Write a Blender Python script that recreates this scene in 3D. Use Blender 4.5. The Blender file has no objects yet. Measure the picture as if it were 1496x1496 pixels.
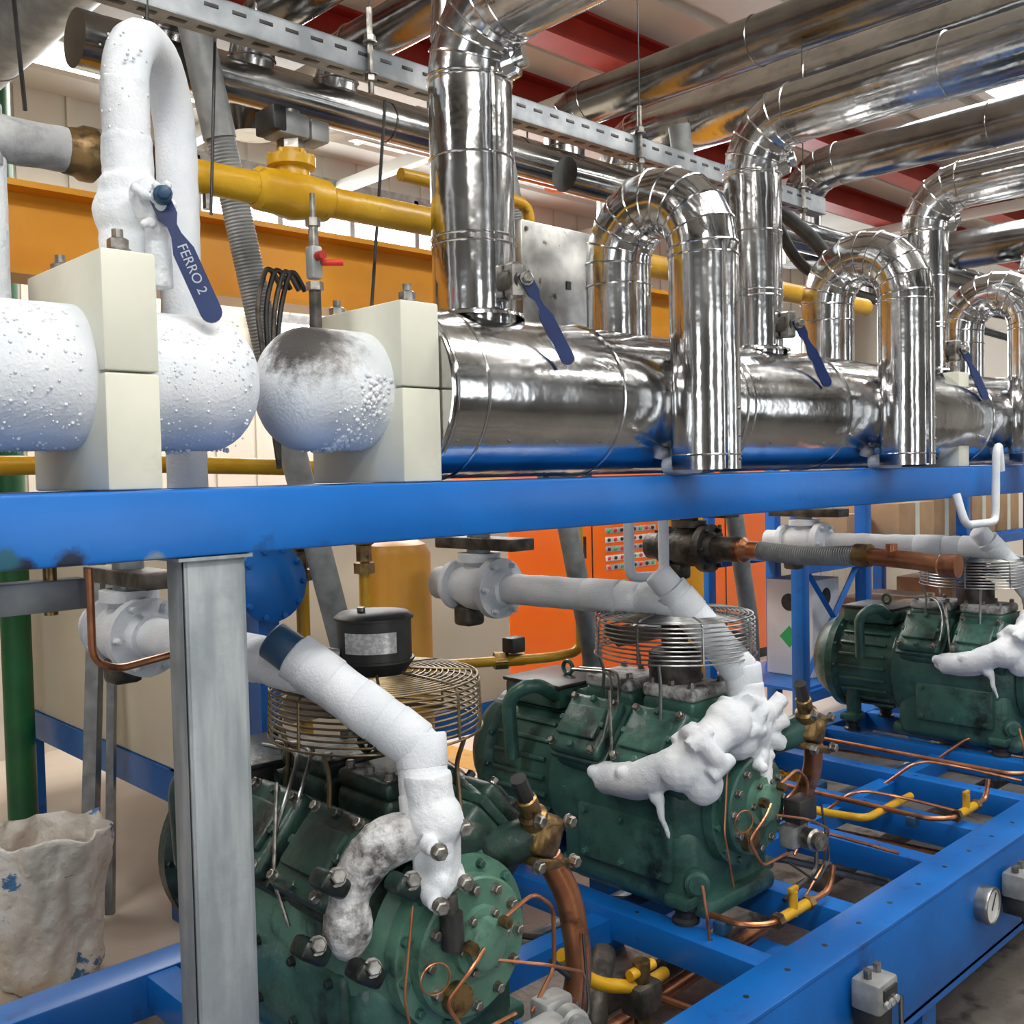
import bpy, bmesh, math, random
from mathutils import Vector, Matrix, noise
random.seed(7)
V = Vector
PI = math.pi
H = 1.6          # eye level datum (m above floor)

# ------------------------------------------------------------------ materials
def M(name, c1, c2=None, rough=.5, metal=0., scale=6, lo=.4, hi=.65, bump=0., bscale=40, rvar=0., c3=None, s3=3, lo3=.58, hi3=.66, stretch=None, coat=0., bdist=.01, spots=()):
    m = bpy.data.materials.new(name); m.use_nodes = True
    nt = m.node_tree; N = nt.nodes; L = nt.links
    p = N["Principled BSDF"]
    p.inputs["Roughness"].default_value = rough
    p.inputs["Metallic"].default_value = metal
    if coat: p.inputs["Coat Weight"].default_value = coat
    tc = N.new("ShaderNodeTexCoord"); mp = N.new("ShaderNodeMapping")
    L.new(tc.outputs["Object"], mp.inputs["Vector"])
    if stretch: mp.inputs["Scale"].default_value = stretch
    c1 = (*c1, 1); c2 = (*(c2 or c1[:3]), 1)
    n1 = N.new("ShaderNodeTexNoise"); n1.inputs["Scale"].default_value = scale; n1.inputs["Detail"].default_value = 6
    L.new(mp.outputs[0], n1.inputs["Vector"])
    r = N.new("ShaderNodeValToRGB"); r.color_ramp.elements[0].position = lo; r.color_ramp.elements[1].position = hi
    r.color_ramp.elements[0].color = c1; r.color_ramp.elements[1].color = c2
    L.new(n1.outputs["Fac"], r.inputs[0])
    out = r.outputs[0]
    if c3:
        n3 = N.new("ShaderNodeTexNoise"); n3.inputs["Scale"].default_value = s3; n3.inputs["Detail"].default_value = 8; n3.inputs["Roughness"].default_value = .65
        L.new(tc.outputs["Object"], n3.inputs["Vector"])
        r3 = N.new("ShaderNodeValToRGB"); r3.color_ramp.elements[0].position = lo3; r3.color_ramp.elements[1].position = hi3
        L.new(n3.outputs["Fac"], r3.inputs[0])
        mx = N.new("ShaderNodeMixRGB"); mx.inputs[2].default_value = (*c3, 1)
        L.new(r3.outputs[0], mx.inputs[0]); L.new(out, mx.inputs[1]); out = mx.outputs[0]
    for (pos, rad, col) in spots:      # stained patches at fixed places on the real object (world metres)
        g = N.new("ShaderNodeNewGeometry"); d = N.new("ShaderNodeVectorMath"); d.operation = 'DISTANCE'; d.inputs[1].default_value = pos
        L.new(g.outputs["Position"], d.inputs[0])
        ns = N.new("ShaderNodeTexNoise"); ns.inputs["Scale"].default_value = 38; ns.inputs["Detail"].default_value = 8; ns.inputs["Roughness"].default_value = .7
        L.new(g.outputs["Position"], ns.inputs["Vector"])
        ma = N.new("ShaderNodeMath"); ma.operation = 'MULTIPLY_ADD'; ma.inputs[1].default_value = rad * 1.5; L.new(ns.outputs["Fac"], ma.inputs[0]); L.new(d.outputs["Value"], ma.inputs[2])
        mr = N.new("ShaderNodeMapRange"); mr.inputs["From Min"].default_value = rad * 1.35; mr.inputs["From Max"].default_value = rad * 1.9; mr.inputs["To Min"].default_value = .95; mr.inputs["To Max"].default_value = 0
        L.new(ma.outputs[0], mr.inputs[0])
        mx = N.new("ShaderNodeMixRGB"); mx.inputs[2].default_value = (*col, 1)
        L.new(mr.outputs[0], mx.inputs[0]); L.new(out, mx.inputs[1]); out = mx.outputs[0]
    L.new(out, p.inputs["Base Color"])
    if rvar:
        mr = N.new("ShaderNodeMapRange"); mr.inputs["To Min"].default_value = max(.02, rough - rvar); mr.inputs["To Max"].default_value = rough + rvar
        mr.inputs["From Min"].default_value = .3; mr.inputs["From Max"].default_value = .7
        L.new(n1.outputs["Fac"], mr.inputs[0]); L.new(mr.outputs[0], p.inputs["Roughness"])
    if bump:
        n2 = N.new("ShaderNodeTexNoise"); n2.inputs["Scale"].default_value = bscale; n2.inputs["Detail"].default_value = 4
        L.new(tc.outputs["Object"], n2.inputs["Vector"])
        b = N.new("ShaderNodeBump"); b.inputs["Strength"].default_value = bump; b.inputs["Distance"].default_value = bdist
        L.new(n2.outputs["Fac"], b.inputs["Height"]); L.new(b.outputs[0], p.inputs["Normal"])
    return m

def EM(name, c, s):
    m = bpy.data.materials.new(name); m.use_nodes = True
    p = m.node_tree.nodes["Principled BSDF"]
    p.inputs["Base Color"].default_value = (*c, 1); p.inputs["Emission Color"].default_value = (*c, 1); p.inputs["Emission Strength"].default_value = s
    return m

blue = M("blue_paint", (.003, .10, .38), (.004, .13, .47), .36, scale=4, bump=.08, bscale=25, c3=(.01, .05, .17), s3=9, lo3=.60, hi3=.74)
bluebeam = M("blue_beam_paint", (.003, .11, .42), (.005, .14, .51), .34, scale=4, bump=.08, bscale=25, c3=(.01, .06, .2), s3=9, lo3=.64, hi3=.76,
    spots=[((.52, 1.41, H - .112), .024, (.012, .014, .02)), ((.46, 1.41, H - .114), .018, (.012, .014, .02)), ((.64, 1.41, H - .116), .016, (.2, .26, .32)), ((.44, 1.41, H - .100), .018, (.02, .1, .14))])
bluedk = M("navy_handle", (.003, .016, .09), (.005, .024, .12), .33, scale=20)
steel = M("stainless_jacket", (.58, .58, .585), (.72, .72, .72), .15, 1, scale=5, rvar=.06, bump=.20, bscale=6, c3=(.36, .36, .36), s3=9, lo3=.55, hi3=.75, bdist=.025)
steeldk = M("aged_jacket", (.25, .25, .25), (.40, .395, .39), .2, 1, scale=5, rvar=.06, bump=.18, bscale=5, bdist=.025)
galv = M("galvanised", (.20, .22, .24), (.33, .35, .37), .42, .6, scale=14, bump=.05, bscale=60)
postm = M("galv_post_metal", (.25, .28, .30), (.36, .39, .41), .5, .25, scale=5, stretch=(8, 8, 1), bump=.08, bscale=60, c3=(.20, .23, .25), s3=6, lo3=.5, hi3=.7)
iron = M("cast_iron", (.04, .036, .032), (.12, .105, .09), .5, .5, scale=20, bump=.3, bscale=60)
frost = M("frost", (.60, .64, .69), (.72, .74, .77), .8, scale=9, bump=.5, bscale=190, bdist=.003)
frost2 = M("frost_lumpy", (.58, .62, .67), (.72, .74, .76), .6, scale=14, bump=.8, bscale=90, bdist=.006)
frostd = M("frost_thawing", (.58, .62, .66), (.70, .73, .76), .6, scale=10, bump=.6, bscale=170, bdist=.003,
    spots=[((.965, 1.49, H + .235), .088, (.24, .23, .23)), ((.945, 1.50, H + .24), .072, (.03, .026, .024))])
frostg = M("frost_patchy", (.42, .42, .42), (.64, .65, .66), .6, scale=10, bump=.9, bscale=80, c3=(.06, .05, .045), s3=14, lo3=.46, hi3=.62, bdist=.006)
icegrey = M("iced_grey_pipe", (.36, .37, .38), (.48, .49, .50), .6, scale=8, bump=.5, bscale=80, c3=(.2, .2, .2), s3=10, lo3=.5, hi3=.7, bdist=.004)
nylon = M("nylon_block", (.58, .585, .50), (.66, .66, .57), .45, scale=6, c3=(.46, .44, .35), s3=5, lo3=.60, hi3=.8)
yellow = M("yellow_paint", (.50, .26, .006), (.62, .36, .015), .35, scale=10, bump=.2, bscale=40, c3=(.2, .11, .02), s3=20, lo3=.62, hi3=.72)
orangeb = M("orange_beam_paint", (.68, .28, .005), (.76, .33, .008), .4, scale=4, c3=(.36, .14, .008), s3=6, lo3=.62, hi3=.8)
orangec = M("orange_cabinet_paint", (.92, .15, .006), (.95, .18, .01), .35, scale=2)
green = M("compressor_green", (.028, .088, .072), (.050, .135, .110), .34, scale=8, bump=.25, bscale=45, c3=(.010, .018, .016), s3=7, lo3=.50, hi3=.68)
greenf = M("compressor_green_cover", (.07, .17, .125), (.10, .21, .155), .36, scale=8, bump=.2, bscale=45, c3=(.02, .04, .03), s3=10, lo3=.54, hi3=.7)
greendk = M("compressor_green_grimy", (.010, .024, .021), (.025, .062, .05), .38, scale=8, bump=.3, bscale=45, c3=(.008, .010, .009), s3=9, lo3=.45, hi3=.58)
greenc = M("green_column_paint", (.006, .085, .03), (.01, .12, .035), .45)
copper = M("copper", (.38, .15, .075), (.55, .24, .12), .34, .85, scale=14, c3=(.10, .05, .04), s3=18, lo3=.56, hi3=.72)
brass = M("brass", (.22, .14, .055), (.36, .23, .10), .38, .85, scale=16, bump=.2, c3=(.06, .042, .03), s3=20, lo3=.46, hi3=.64)
boltm = M("bolt_steel", (.2, .19, .175), (.42, .40, .37), .35, .9, scale=60)
black = M("black_plastic", (.012, .012, .013), (.03, .03, .03), .45, scale=20)
grayp = M("grey_housing", (.24, .25, .25), (.36, .37, .37), .45, .3, scale=20)
bronzew = M("bronze_wire", (.16, .12, .065), (.25, .19, .11), .35, .8, scale=30)
chrome = M("chrome_wire", (.22, .23, .23), (.34, .34, .34), .3, .9, scale=30)
blade = M("fan_blade", (.08, .055, .035), (.13, .10, .065), .4, .5)
cream = M("cream_panel", (.66, .60, .47), (.70, .64, .52), .5, scale=3)
white = M("white_plastic", (.7, .7, .68), (.75, .75, .73), .4)
label = M("label_silver", (.45, .46, .46), (.62, .62, .62), .35, .4, scale=120, lo=.5, hi=.52)
redm = M("red_paint", (.30, .012, .005), (.36, .02, .008), .45, scale=5)
ceilm = M("ceiling_sheet", (.46, .43, .375), (.52, .49, .43), .55, scale=1.5)
wallm = M("wall_paint", (.54, .50, .43), (.62, .58, .51), .6, scale=1.2)
wallk = M("wall_paint_darkened", (.09, .086, .082), (.14, .135, .13), .6, scale=1.2)  # unseen walls darkened in colour so the metal reflects more contrast
floorm = M("floor_concrete", (.10, .09, .08), (.20, .175, .145), .5, scale=4, bump=.4, bscale=40, c3=(.045, .04, .035), s3=8, lo3=.5, hi3=.62)
tilem = M("floor_tile", (.54, .46, .38), (.62, .54, .46), .35, scale=2)
amber = M("floor_paint", (.50, .27, .06), (.58, .35, .11), .5, scale=5, c3=(.25, .2, .14), s3=5, lo3=.52, hi3=.66)
carton = M("cardboard", (.36, .22, .11), (.44, .27, .14), .7)
sackm = M("woven_sack", (.62, .61, .58), (.74, .73, .70), .55, scale=9, bump=.7, bscale=16, bdist=.03, c3=(.07, .20, .42), s3=5, lo3=.60, hi3=.62)
hosem = M("grey_conduit", (.20, .21, .21), (.30, .31, .31), .5, .2, scale=20)
tankm = M("amber_tank_paint", (.55, .25, .02), (.62, .30, .03), .4, scale=5)
glass = M("dial_face", (.7, .7, .68), (.75, .75, .74), .25)
plate = M("spotted_plate", (.34, .34, .335), (.46, .46, .445), .3, .85, scale=30, c3=(.12, .1, .08), s3=26, lo3=.64, hi3=.69)
redk = M("red_knob", (.6, .03, .02)); greenk = M("green_knob", (.03, .4, .1)); bluecap = M("blue_cap", (.012, .05, .11), (.018, .085, .17), .5)
ink = M("pale_lettering", (.4, .45, .55))
skyl = EM("translucent_daylight_sheet", (.9, .96, 1.), 8.)
glowl = EM("added_glow_panel", (.92, .97, 1.), 3.2)  # glow of the panels added out of view
tubel = EM("fluorescent_tube", (1., .98, .93), 12.)

# ------------------------------------------------------------------ builder
def frame_of(ax):
    ax = V(ax).normalized()
    u = V((0, 0, 1)) if abs(ax.z) < .9 else V((1, 0, 0))
    a = ax.cross(u).normalized(); b = ax.cross(a).normalized()
    return ax, a, b
def fillet(pts, rad, n=6):
    pts = [V(p) for p in pts]; out = [pts[0]]
    for i in range(1, len(pts) - 1):
        p = pts[i]; a = pts[i - 1] - p; b = pts[i + 1] - p
        r = min(rad, a.length * .49, b.length * .49)
        s = p + a.normalized() * r; e = p + b.normalized() * r
        for k in range(n + 1):
            t = k / n; out.append(s * (1 - t) ** 2 + p * 2 * t * (1 - t) + e * t * t)
    out.append(pts[-1]); return out
def resample(pts, step):
    out = [V(pts[0])]
    for a, b in zip(pts[:-1], pts[1:]):
        a = V(a); b = V(b); n = max(1, int((b - a).length / step))
        for k in range(1, n + 1): out.append(a.lerp(b, k / n))
    return out

class B:
    def __init__(s): s.v = []; s.f = []; s.m = []; s.mats = []
    def mi(s, mat):
        if mat not in s.mats: s.mats.append(mat)
        return s.mats.index(mat)
    def add(s, vs, fs, mat):
        o = len(s.v); s.v += [tuple(p) for p in vs]; i = s.mi(mat)
        for f in fs: s.f.append(tuple(k + o for k in f)); s.m.append(i)
    def rings(s, R, seg, mat, cap0, cap1, jit=0, js=25, closed=False):
        vs = []; idx = []
        for c, a, b, r in R:
            if r < 1e-6: idx.append([len(vs)] * seg); vs.append(V(c)); continue
            row = []
            for k in range(seg):
                t = 2 * PI * k / seg; d = a * math.cos(t) + b * math.sin(t)
                p = c + d * r
                if jit: p = p + d * jit * (noise.noise(p * js) + .5 * noise.noise(p * js * 2.7))
                row.append(len(vs)); vs.append(p)
            idx.append(row)
        fs = []
        pairs = list(zip(idx[:-1], idx[1:]))
        if closed: pairs.append((idx[-1], idx[0]))
        for r0, r1 in pairs:
            for k in range(seg):
                q = [r0[k], r0[(k + 1) % seg], r1[(k + 1) % seg], r1[k]]
                u = []
                for x in q:
                    if x not in u: u.append(x)
                if len(u) > 2: fs.append(u)
        if cap0 and len(set(idx[0])) > 2: fs.append(list(reversed(idx[0])))
        if cap1 and len(set(idx[-1])) > 2: fs.append(list(idx[-1]))
        s.add(vs, fs, mat)
    def tube(s, pts, r, mat, seg=14, caps=True, jit=0, js=25, closed=False):
        pts = [V(p) for p in pts]; n = len(pts)
        q = []; rq = []
        for i, p in enumerate(pts):
            if not q or (p - q[-1]).length > 1e-5:
                q.append(p)
                if isinstance(r, (list, tuple)): rq.append(r[i])
        pts = q; n = len(pts)
        rr = rq if isinstance(r, (list, tuple)) else [r] * n
        T = []
        for i in range(n):
            if closed: t = (pts[(i + 1) % n] - pts[i]).normalized() + (pts[i] - pts[i - 1]).normalized()
            else:
                t = V((0, 0, 0))
                if i < n - 1: t += (pts[i + 1] - pts[i]).normalized()
                if i > 0: t += (pts[i] - pts[i - 1]).normalized()
            T.append(t.normalized())
        _, a, b = frame_of(T[0]); R = []
        for i in range(n):
            a = (a - T[i] * a.dot(T[i])).normalized(); b = T[i].cross(a)
            R.append((pts[i], a.copy(), b.copy(), rr[i]))
        s.rings(R, seg, mat, caps and not closed, caps and not closed, jit, js, closed)
    def cyl(s, p, q, r, mat, seg=20): s.tube([p, q], r, mat, seg)
    def lathe(s, o, ax, prof, mat, seg=32, jit=0, js=25):
        ax, a, b = frame_of(ax); o = V(o)
        s.rings([(o + ax * t, a, b, r) for t, r in prof], seg, mat, True, True, jit, js)
    def torus(s, c, ax, R, r, mat, seg=32, ms=6):
        ax, a, b = frame_of(ax); c = V(c)
        s.tube([c + (a * math.cos(2 * PI * k / seg) + b * math.sin(2 * PI * k / seg)) * R for k in range(seg)], r, mat, ms, closed=True)
    def sph(s, c, r, mat, sc=(1, 1, 1), seg=16, jit=0, js=25):
        n = seg // 2; vs = []; fs = []
        c = V(c)
        for i in range(n + 1):
            th = PI * i / n
            for k in range(seg):
                ph = 2 * PI * k / seg
                d = V((math.sin(th) * math.cos(ph), math.sin(th) * math.sin(ph), math.cos(th)))
                rr = r
                if jit: rr = r + jit * (noise.noise((c + d * r) * js))
                vs.append(c + V((d.x * sc[0], d.y * sc[1], d.z * sc[2])) * rr)
        for i in range(n):
            for k in range(seg):
                fs.append((i * seg + k, (i + 1) * seg + k, (i + 1) * seg + (k + 1) % seg, i * seg + (k + 1) % seg))
        s.add(vs, fs, mat)
    def box(s, c, sz, mat, bev=0, rot=None, bseg=2):
        bm = bmesh.new(); bmesh.ops.create_cube(bm, size=1)
        for v in bm.verts: v.co = V((v.co.x * sz[0], v.co.y * sz[1], v.co.z * sz[2]))
        if bev: bmesh.ops.bevel(bm, geom=bm.edges[:], offset=bev, segments=bseg, affect='EDGES', profile=.5)
        mt = Matrix.Translation(V(c))
        if rot is not None: mt = mt @ rot.to_4x4()
        bm.verts.index_update()
        s.add([mt @ v.co for v in bm.verts], [[v.index for v in f.verts] for f in bm.faces], mat); bm.free()
    def bx(s, x0, x1, y0, y1, z0, z1, mat, bev=0):
        s.box(((x0 + x1) / 2, (y0 + y1) / 2, (z0 + z1) / 2), (x1 - x0, y1 - y0, z1 - z0), mat, bev)
    def bolt(s, p, n, r=.009, h=.008, mat=None):
        mat = mat or boltm; n = V(n).normalized(); p = V(p)
        s.lathe(p, n, [(0, r * 1.25), (h * .25, r * 1.25)], mat, 10)
        s.lathe(p + n * h * .25, n, [(0, r), (h, r), (h * 1.15, r * .8)], mat, 6)
    def boltc(s, o, ax, R, n, r=.009, h=.008, mat=None, ph=0):
        ax, a, b = frame_of(ax)
        for k in range(n):
            t = 2 * PI * k / n + ph
            s.bolt(V(o) + (a * math.cos(t) + b * math.sin(t)) * R, ax, r, h, mat)
    def prism(s, poly, o, ux, uy, th, mat):
        o = V(o); ux = V(ux).normalized(); uy = V(uy).normalized(); n = ux.cross(uy).normalized()
        k = len(poly)
        vs = [o + ux * p[0] + uy * p[1] - n * th / 2 for p in poly] + [o + ux * p[0] + uy * p[1] + n * th / 2 for p in poly]
        fs = [list(reversed(range(k))), list(range(k, 2 * k))] + [(i, (i + 1) % k, k + (i + 1) % k, k + i) for i in range(k)]
        s.add(vs, fs, mat)
    def text(s, body, o, ux, uy, size, mat):
        cu = bpy.data.curves.new("lettering", 'FONT'); cu.body = body; cu.size = size; cu.extrude = .0004
        ob = bpy.data.objects.new("lettering", cu); bpy.context.collection.objects.link(ob)
        me = bpy.data.meshes.new_from_object(ob)
        ux = V(ux).normalized(); uy = V(uy).normalized(); n = ux.cross(uy)
        s.add([V(o) + ux * v.co.x + uy * v.co.y + n * v.co.z for v in me.vertices], [list(p.vertices) for p in me.polygons], mat)
        bpy.data.objects.remove(ob); bpy.data.meshes.remove(me)
    def meld(s, src, mat, vox=.005, it=5, amp=.0, js=30):
        me = bpy.data.meshes.new("tmp"); me.from_pydata([V(p) for p in src.v], [], src.f)
        bm = bmesh.new(); bm.from_mesh(me); bmesh.ops.recalc_face_normals(bm, faces=bm.faces[:]); bm.to_mesh(me); bm.free()
        ob = bpy.data.objects.new("tmp", me); bpy.context.collection.objects.link(ob)
        m = ob.modifiers.new("r", 'REMESH'); m.mode = 'VOXEL'; m.voxel_size = vox
        m = ob.modifiers.new("s", 'SMOOTH'); m.factor = .5; m.iterations = it
        dg = bpy.context.evaluated_depsgraph_get(); m2 = bpy.data.meshes.new_from_object(ob.evaluated_get(dg))
        vs = [v.co + v.normal * amp * (noise.noise(v.co * js) + .6 * noise.noise(v.co * js * 2.5)) for v in m2.vertices]
        s.add(vs, [list(p.vertices) for p in m2.polygons], mat)
        bpy.data.objects.remove(ob); bpy.data.meshes.remove(m2); bpy.data.meshes.remove(me)
    def done(s, name, ang=34):
        me = bpy.data.meshes.new(name)
        xs = [p[0] for p in s.v]; ys = [p[1] for p in s.v]; zs = [p[2] for p in s.v]
        o = V(((min(xs) + max(xs)) / 2, (min(ys) + max(ys)) / 2, min(zs)))
        me.from_pydata([V(p) - o for p in s.v], [], s.f)
        for m in s.mats: me.materials.append(m)
        me.polygons.foreach_set("material_index", s.m)
        me.polygons.foreach_set("use_smooth", [True] * len(s.f))
        me.update()
        bm = bmesh.new(); bm.from_mesh(me); bmesh.ops.recalc_face_normals(bm, faces=bm.faces[:]); bm.to_mesh(me); bm.free()
        me.set_sharp_from_angle(angle=math.radians(ang))
        ob = bpy.data.objects.new(name, me); ob.location = o
        bpy.context.collection.objects.link(ob); return ob

# ------------------------------------------------------------------ room shell
X0, X1, Y0, Y1, ZC = -3.0, 12.0, -3.2, 6.3, 3.9
b = B(); b.bx(X0, X1, Y0, 3.0, -.1, 0, floorm); b.bx(X0, X1, 3.0, Y1, -.1, 0, tilem); b.done("floor")
b = B(); b.bx(X0, X1, Y1, Y1 + .15, 0, ZC + .1, wallm)
k = X0
while k < X1: b.bx(k, k + .04, Y1 - .02, Y1, 0, ZC, wallm); k += .3
b.done("wall_back")
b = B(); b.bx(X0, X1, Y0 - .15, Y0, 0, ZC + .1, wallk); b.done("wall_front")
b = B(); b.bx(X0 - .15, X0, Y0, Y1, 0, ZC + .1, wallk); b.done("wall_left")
b = B(); b.bx(X1, X1 + .15, Y0, Y1, 0, ZC + .1, wallm); b.done("wall_right")
b = B(); prof = []; y = Y0
while y < Y1:
    prof += [(y, 0), (y + .28, 0), (y + .31, .035), (y + .34, .035), (y + .37, 0)]; y += .4
vs = []; fs = []
for yy, zz in prof: vs += [(X0, yy, ZC - zz * -1), (X1, yy, ZC - zz * -1)]
for i in range(len(prof) - 1): fs.append((2 * i, 2 * i + 1, 2 * i + 3, 2 * i + 2))
b.add(vs, fs, ceilm); b.bx(X0, X1, Y0, Y1, ZC + .06, ZC + .12, ceilm); b.done("ceiling")
for i, (yc, w) in enumerate([(3.55, .16), (4.3, .16)]):
    b = B(); b.bx(X0, X1, yc - .08, yc + .08, ZC - .18, ZC - .165, redm); b.bx(X0, X1, yc - .08, yc + .08, ZC - .015, ZC, redm); b.bx(X0, X1, yc - .006, yc + .006, ZC - .17, ZC - .01, redm)
    b.done("ceiling_beam")
for xc in (1.2, 3.0, 4.3, 6.8, 8.8):
    b = B(); b.bx(xc - .04, xc + .04, Y0, Y1, ZC - .26, ZC - .18, ceilm, .008); b.done("ceiling_purlin")
def window(x0, x1, z0, z1, n):
    b = B(); b.bx(x0, x1, Y1 - .05, Y1 - .035, z0, z1, skyl)
    for zz in (z0, z1): b.bx(x0 - .04, x1 + .04, Y1 - .08, Y1 - .02, zz - .03, zz + .03, grayp)
    m = int((x1 - x0) / .6)
    for i in range(m + 1):
        xx = x0 + (x1 - x0) * i / m; b.bx(xx - .02, xx + .02, Y1 - .08, Y1 - .02, z0, z1, grayp)
    b.done("window_%d" % n)
window(2.6, 6.2, H + 1.55, H + 2.1, 1)
window(3.6, 6.6, H + .65, H + 1.1, 2)
window(8.2, 11.2, H + .2, H + 1.6, 3)
# added glowing panels behind the viewpoint and at left, for streaks in the metal
def added_glow_win(x0, x1, z0, z1, nm):
    b = B(); b.bx(x0, x1, Y0 + .03, Y0 + .045, z0, z1, glowl)
    for zz in (z0, (z0 + z1) / 2, z1): b.bx(x0 - .05, x1 + .05, Y0, Y0 + .08, zz - .04, zz + .04, grayp)
    for xx in (x0, x1): b.bx(xx - .05, xx + .05, Y0, Y0 + .08, z0, z1, grayp)
    b.done(nm)
added_glow_win(.7, 1.6, .1, 2.7, "added_glow_door_1"); added_glow_win(4.3, 5.6, 1.3, 3.0, "window_4"); added_glow_win(-1.6, -.6, 1.3, 3.0, "window_5"); added_glow_win(8.2, 9.6, 1.0, 3.0, "window_6")
b = B(); b.bx(X0 + .03, X0 + .045, -.6, .5, .1, 2.6, glowl)  # unseen glowing panel added on the left wall for reflections
for yy in (-.6, -.05, .5): b.bx(X0, X0 + .08, yy - .05, yy + .05, .05, 2.65, grayp)
for zz in (.1, 2.6): b.bx(X0, X0 + .08, -.65, .55, zz - .05, zz + .05, grayp)
b.done("added_glow_door_2")
b = B(); b.bx(4.75, 6.7, 1.35, 2.55, ZC - .03, ZC - .015, skyl)
for yy in (1.33, 2.57): b.bx(4.7, 6.75, yy - .03, yy + .03, ZC - .05, ZC, white)
for xx in (4.73, 6.72): b.bx(xx - .03, xx + .03, 1.3, 2.6, ZC - .05, ZC, white)
b.done("skylight_window")
def lamp(x, y, L=2.4, w=.3, p=90, z=ZC - .32):
    b = B(); b.bx(x - L / 2, x + L / 2, y - w / 2, y + w / 2, z, z + .05, white, .01)
    for dy in (-w / 4, w / 4): b.cyl((x - L / 2 + .03, y + dy, z - .022), (x + L / 2 - .03, y + dy, z - .022), .014, tubel, 12)
    for dx in (-L / 2 + .02, L / 2 - .02): b.bx(x + dx - .015, x + dx + .015, y - w / 3, y + w / 3, z - .04, z + .01, white)
    for dx in (-L / 3, L / 3): b.cyl((x + dx, y, z + .05), (x + dx, y, ZC), .006, galv, 8)
    ob = b.done("fluorescent_light")
    l = bpy.data.lights.new("fluorescent_emitter", 'AREA'); l.shape = 'RECTANGLE'; l.size = L; l.size_y = w; l.energy = p; l.color = (1., .965, .91)
    o = bpy.data.objects.new("fluorescent_emitter", l); bpy.context.collection.objects.link(o)
    o.parent = ob; o.location = V((x, y, z - .05)) - ob.location
for x, y, p in [(3.2, .6, 78), (1.0, .1, 78), (4.8, -.9, 55), (-1.2, 2.4, 45), (2.4, 4.9, 75), (-.8, -1.4, 65), (9, 2, 80)]:
    lamp(x, y, p=p)
lamp(4.2, 4.6, 1.2, .3, 80)  # extra fixture added to brighten the cabinet, tucked behind the riser

# ------------------------------------------------------------------ upper beam and post
b = B()
b.bx(-.6, 7.5, 1.41, 1.51, H - .114, H - .014, bluebeam, .006)
b.bx(-.6, 7.5, 1.66, 1.74, H - .114, H - .014, blue, .006)
for xx in (-.2, .62, 1.14, 2.2, 3.43, 4.6, 6): b.bx(xx - .04, xx + .04, 1.50, 1.67, H - .10, H - .02, blue)
b.done("blue_support_beam")
for px in (.736, 4.75):
    b = B(); w = .05
    b.bx(px - w, px + w, 1.418, 1.426, .0, H - .116, postm, .002); b.bx(px - w, px - w + .008, 1.418, 1.475, 0, H - .116, postm, .002)
    b.bx(px + w - .008, px + w, 1.418, 1.475, 0, H - .116, postm, .002); b.bx(px - .09, px + .09, 1.40, 1.52, 0, .01, postm); b.bx(px - .06, px + .06, 1.412, 1.50, H - .120, H - .115, postm)
    b.done("steel_post")

# ------------------------------------------------------------------ lower base frame
b = B(); zt = .5
b.bx(.3, 7.5, 1.13, 1.25, zt - .012, zt, blue, .002); b.bx(.3, 7.5, 1.13, 1.142, zt - .27, zt - .01, blue, .003); b.bx(.3, 7.5, 1.13, 1.20, zt - .27, zt - .258, blue)
b.bx(.3, 7.5, 1.13, 1.145, zt - .285, zt - .27, blue)
b.bx(-.6, 7.5, 2.2, 2.3, zt - .1, zt, blue, .004)
cross = [.42, .98, 1.36, 1.95, 2.33, 2.78, 3.12, 3.5, 3.93, 4.3, 4.9, 5.4, 6.1]
for xx in cross: b.bx(xx - .035, xx + .035, 1.245, 2.205, zt - .08, zt - .004, blue, .003)
for xx in (.4, 2.55, 4.9, 7.2):
    b.bx(xx - .04, xx + .04, 1.15, 1.23, 0, zt - .01, blue); b.bx(xx - .04, xx + .04, 2.21, 2.29, 0, zt - .09, blue); b.bx(xx - .04, xx + .04, 1.2, 2.25, .12, .2, blue)
b.bx(1.5, 7.4, 1.68, 1.74, zt - .09, zt - .03, blue)
xx = .5
while xx < 7.4:
    b.lathe((xx, 1.19, zt - .0005), (0, 0, 1), [(0, .007), (.001, .007)], black, 12); xx += .16  # black discs put in for the dark inside open bolt holes
for c in cross:
    for yy in (1.4, 1.62, 1.84, 2.06): b.lathe((c, yy, zt - .0045), (0, 0, 1), [(0, .006), (.001, .006)], black, 10)  # more black discs for the dark of the crossmember holes
b.done("compressor_base_frame")

# ------------------------------------------------------------------ main header
HY, HZ = 1.55, H + .154
b = B()
b.lathe((1.188, HY, HZ), (1, 0, 0), [(0, .160), (.002, .163), (6.3, .163)], steel, 56)
for xx in (1.20, 1.275, 1.66, 2.12, 2.15, 2.62, 3.08, 3.11, 3.6, 4.05, 4.5): b.torus((xx, HY, HZ), (1, 0, 0), .164, .0035, steel, 48, 6)
b.bx(1.19, 7.4, HY - .004 + .03, HY + .004 + .03, HZ + .158, HZ + .1635, steel)
for xa, xb in ((1.20, 1.275), (2.12, 2.15), (3.08, 3.11)): b.lathe((xa, HY, HZ), (1, 0, 0), [(0, .163), (0, .1645), (xb - xa, .1645), (xb - xa, .163)], steel, 56)
k = 1.22
while k < 4.6:
    for an in (215,): b.bolt((k, HY + .163 * math.cos(math.radians(an)), HZ + .163 * math.sin(math.radians(an))), (0, math.cos(math.radians(an)), math.sin(math.radians(an))), .0025, .002)
    k += .13
b.done("insulated_suction_header", 12)

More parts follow.
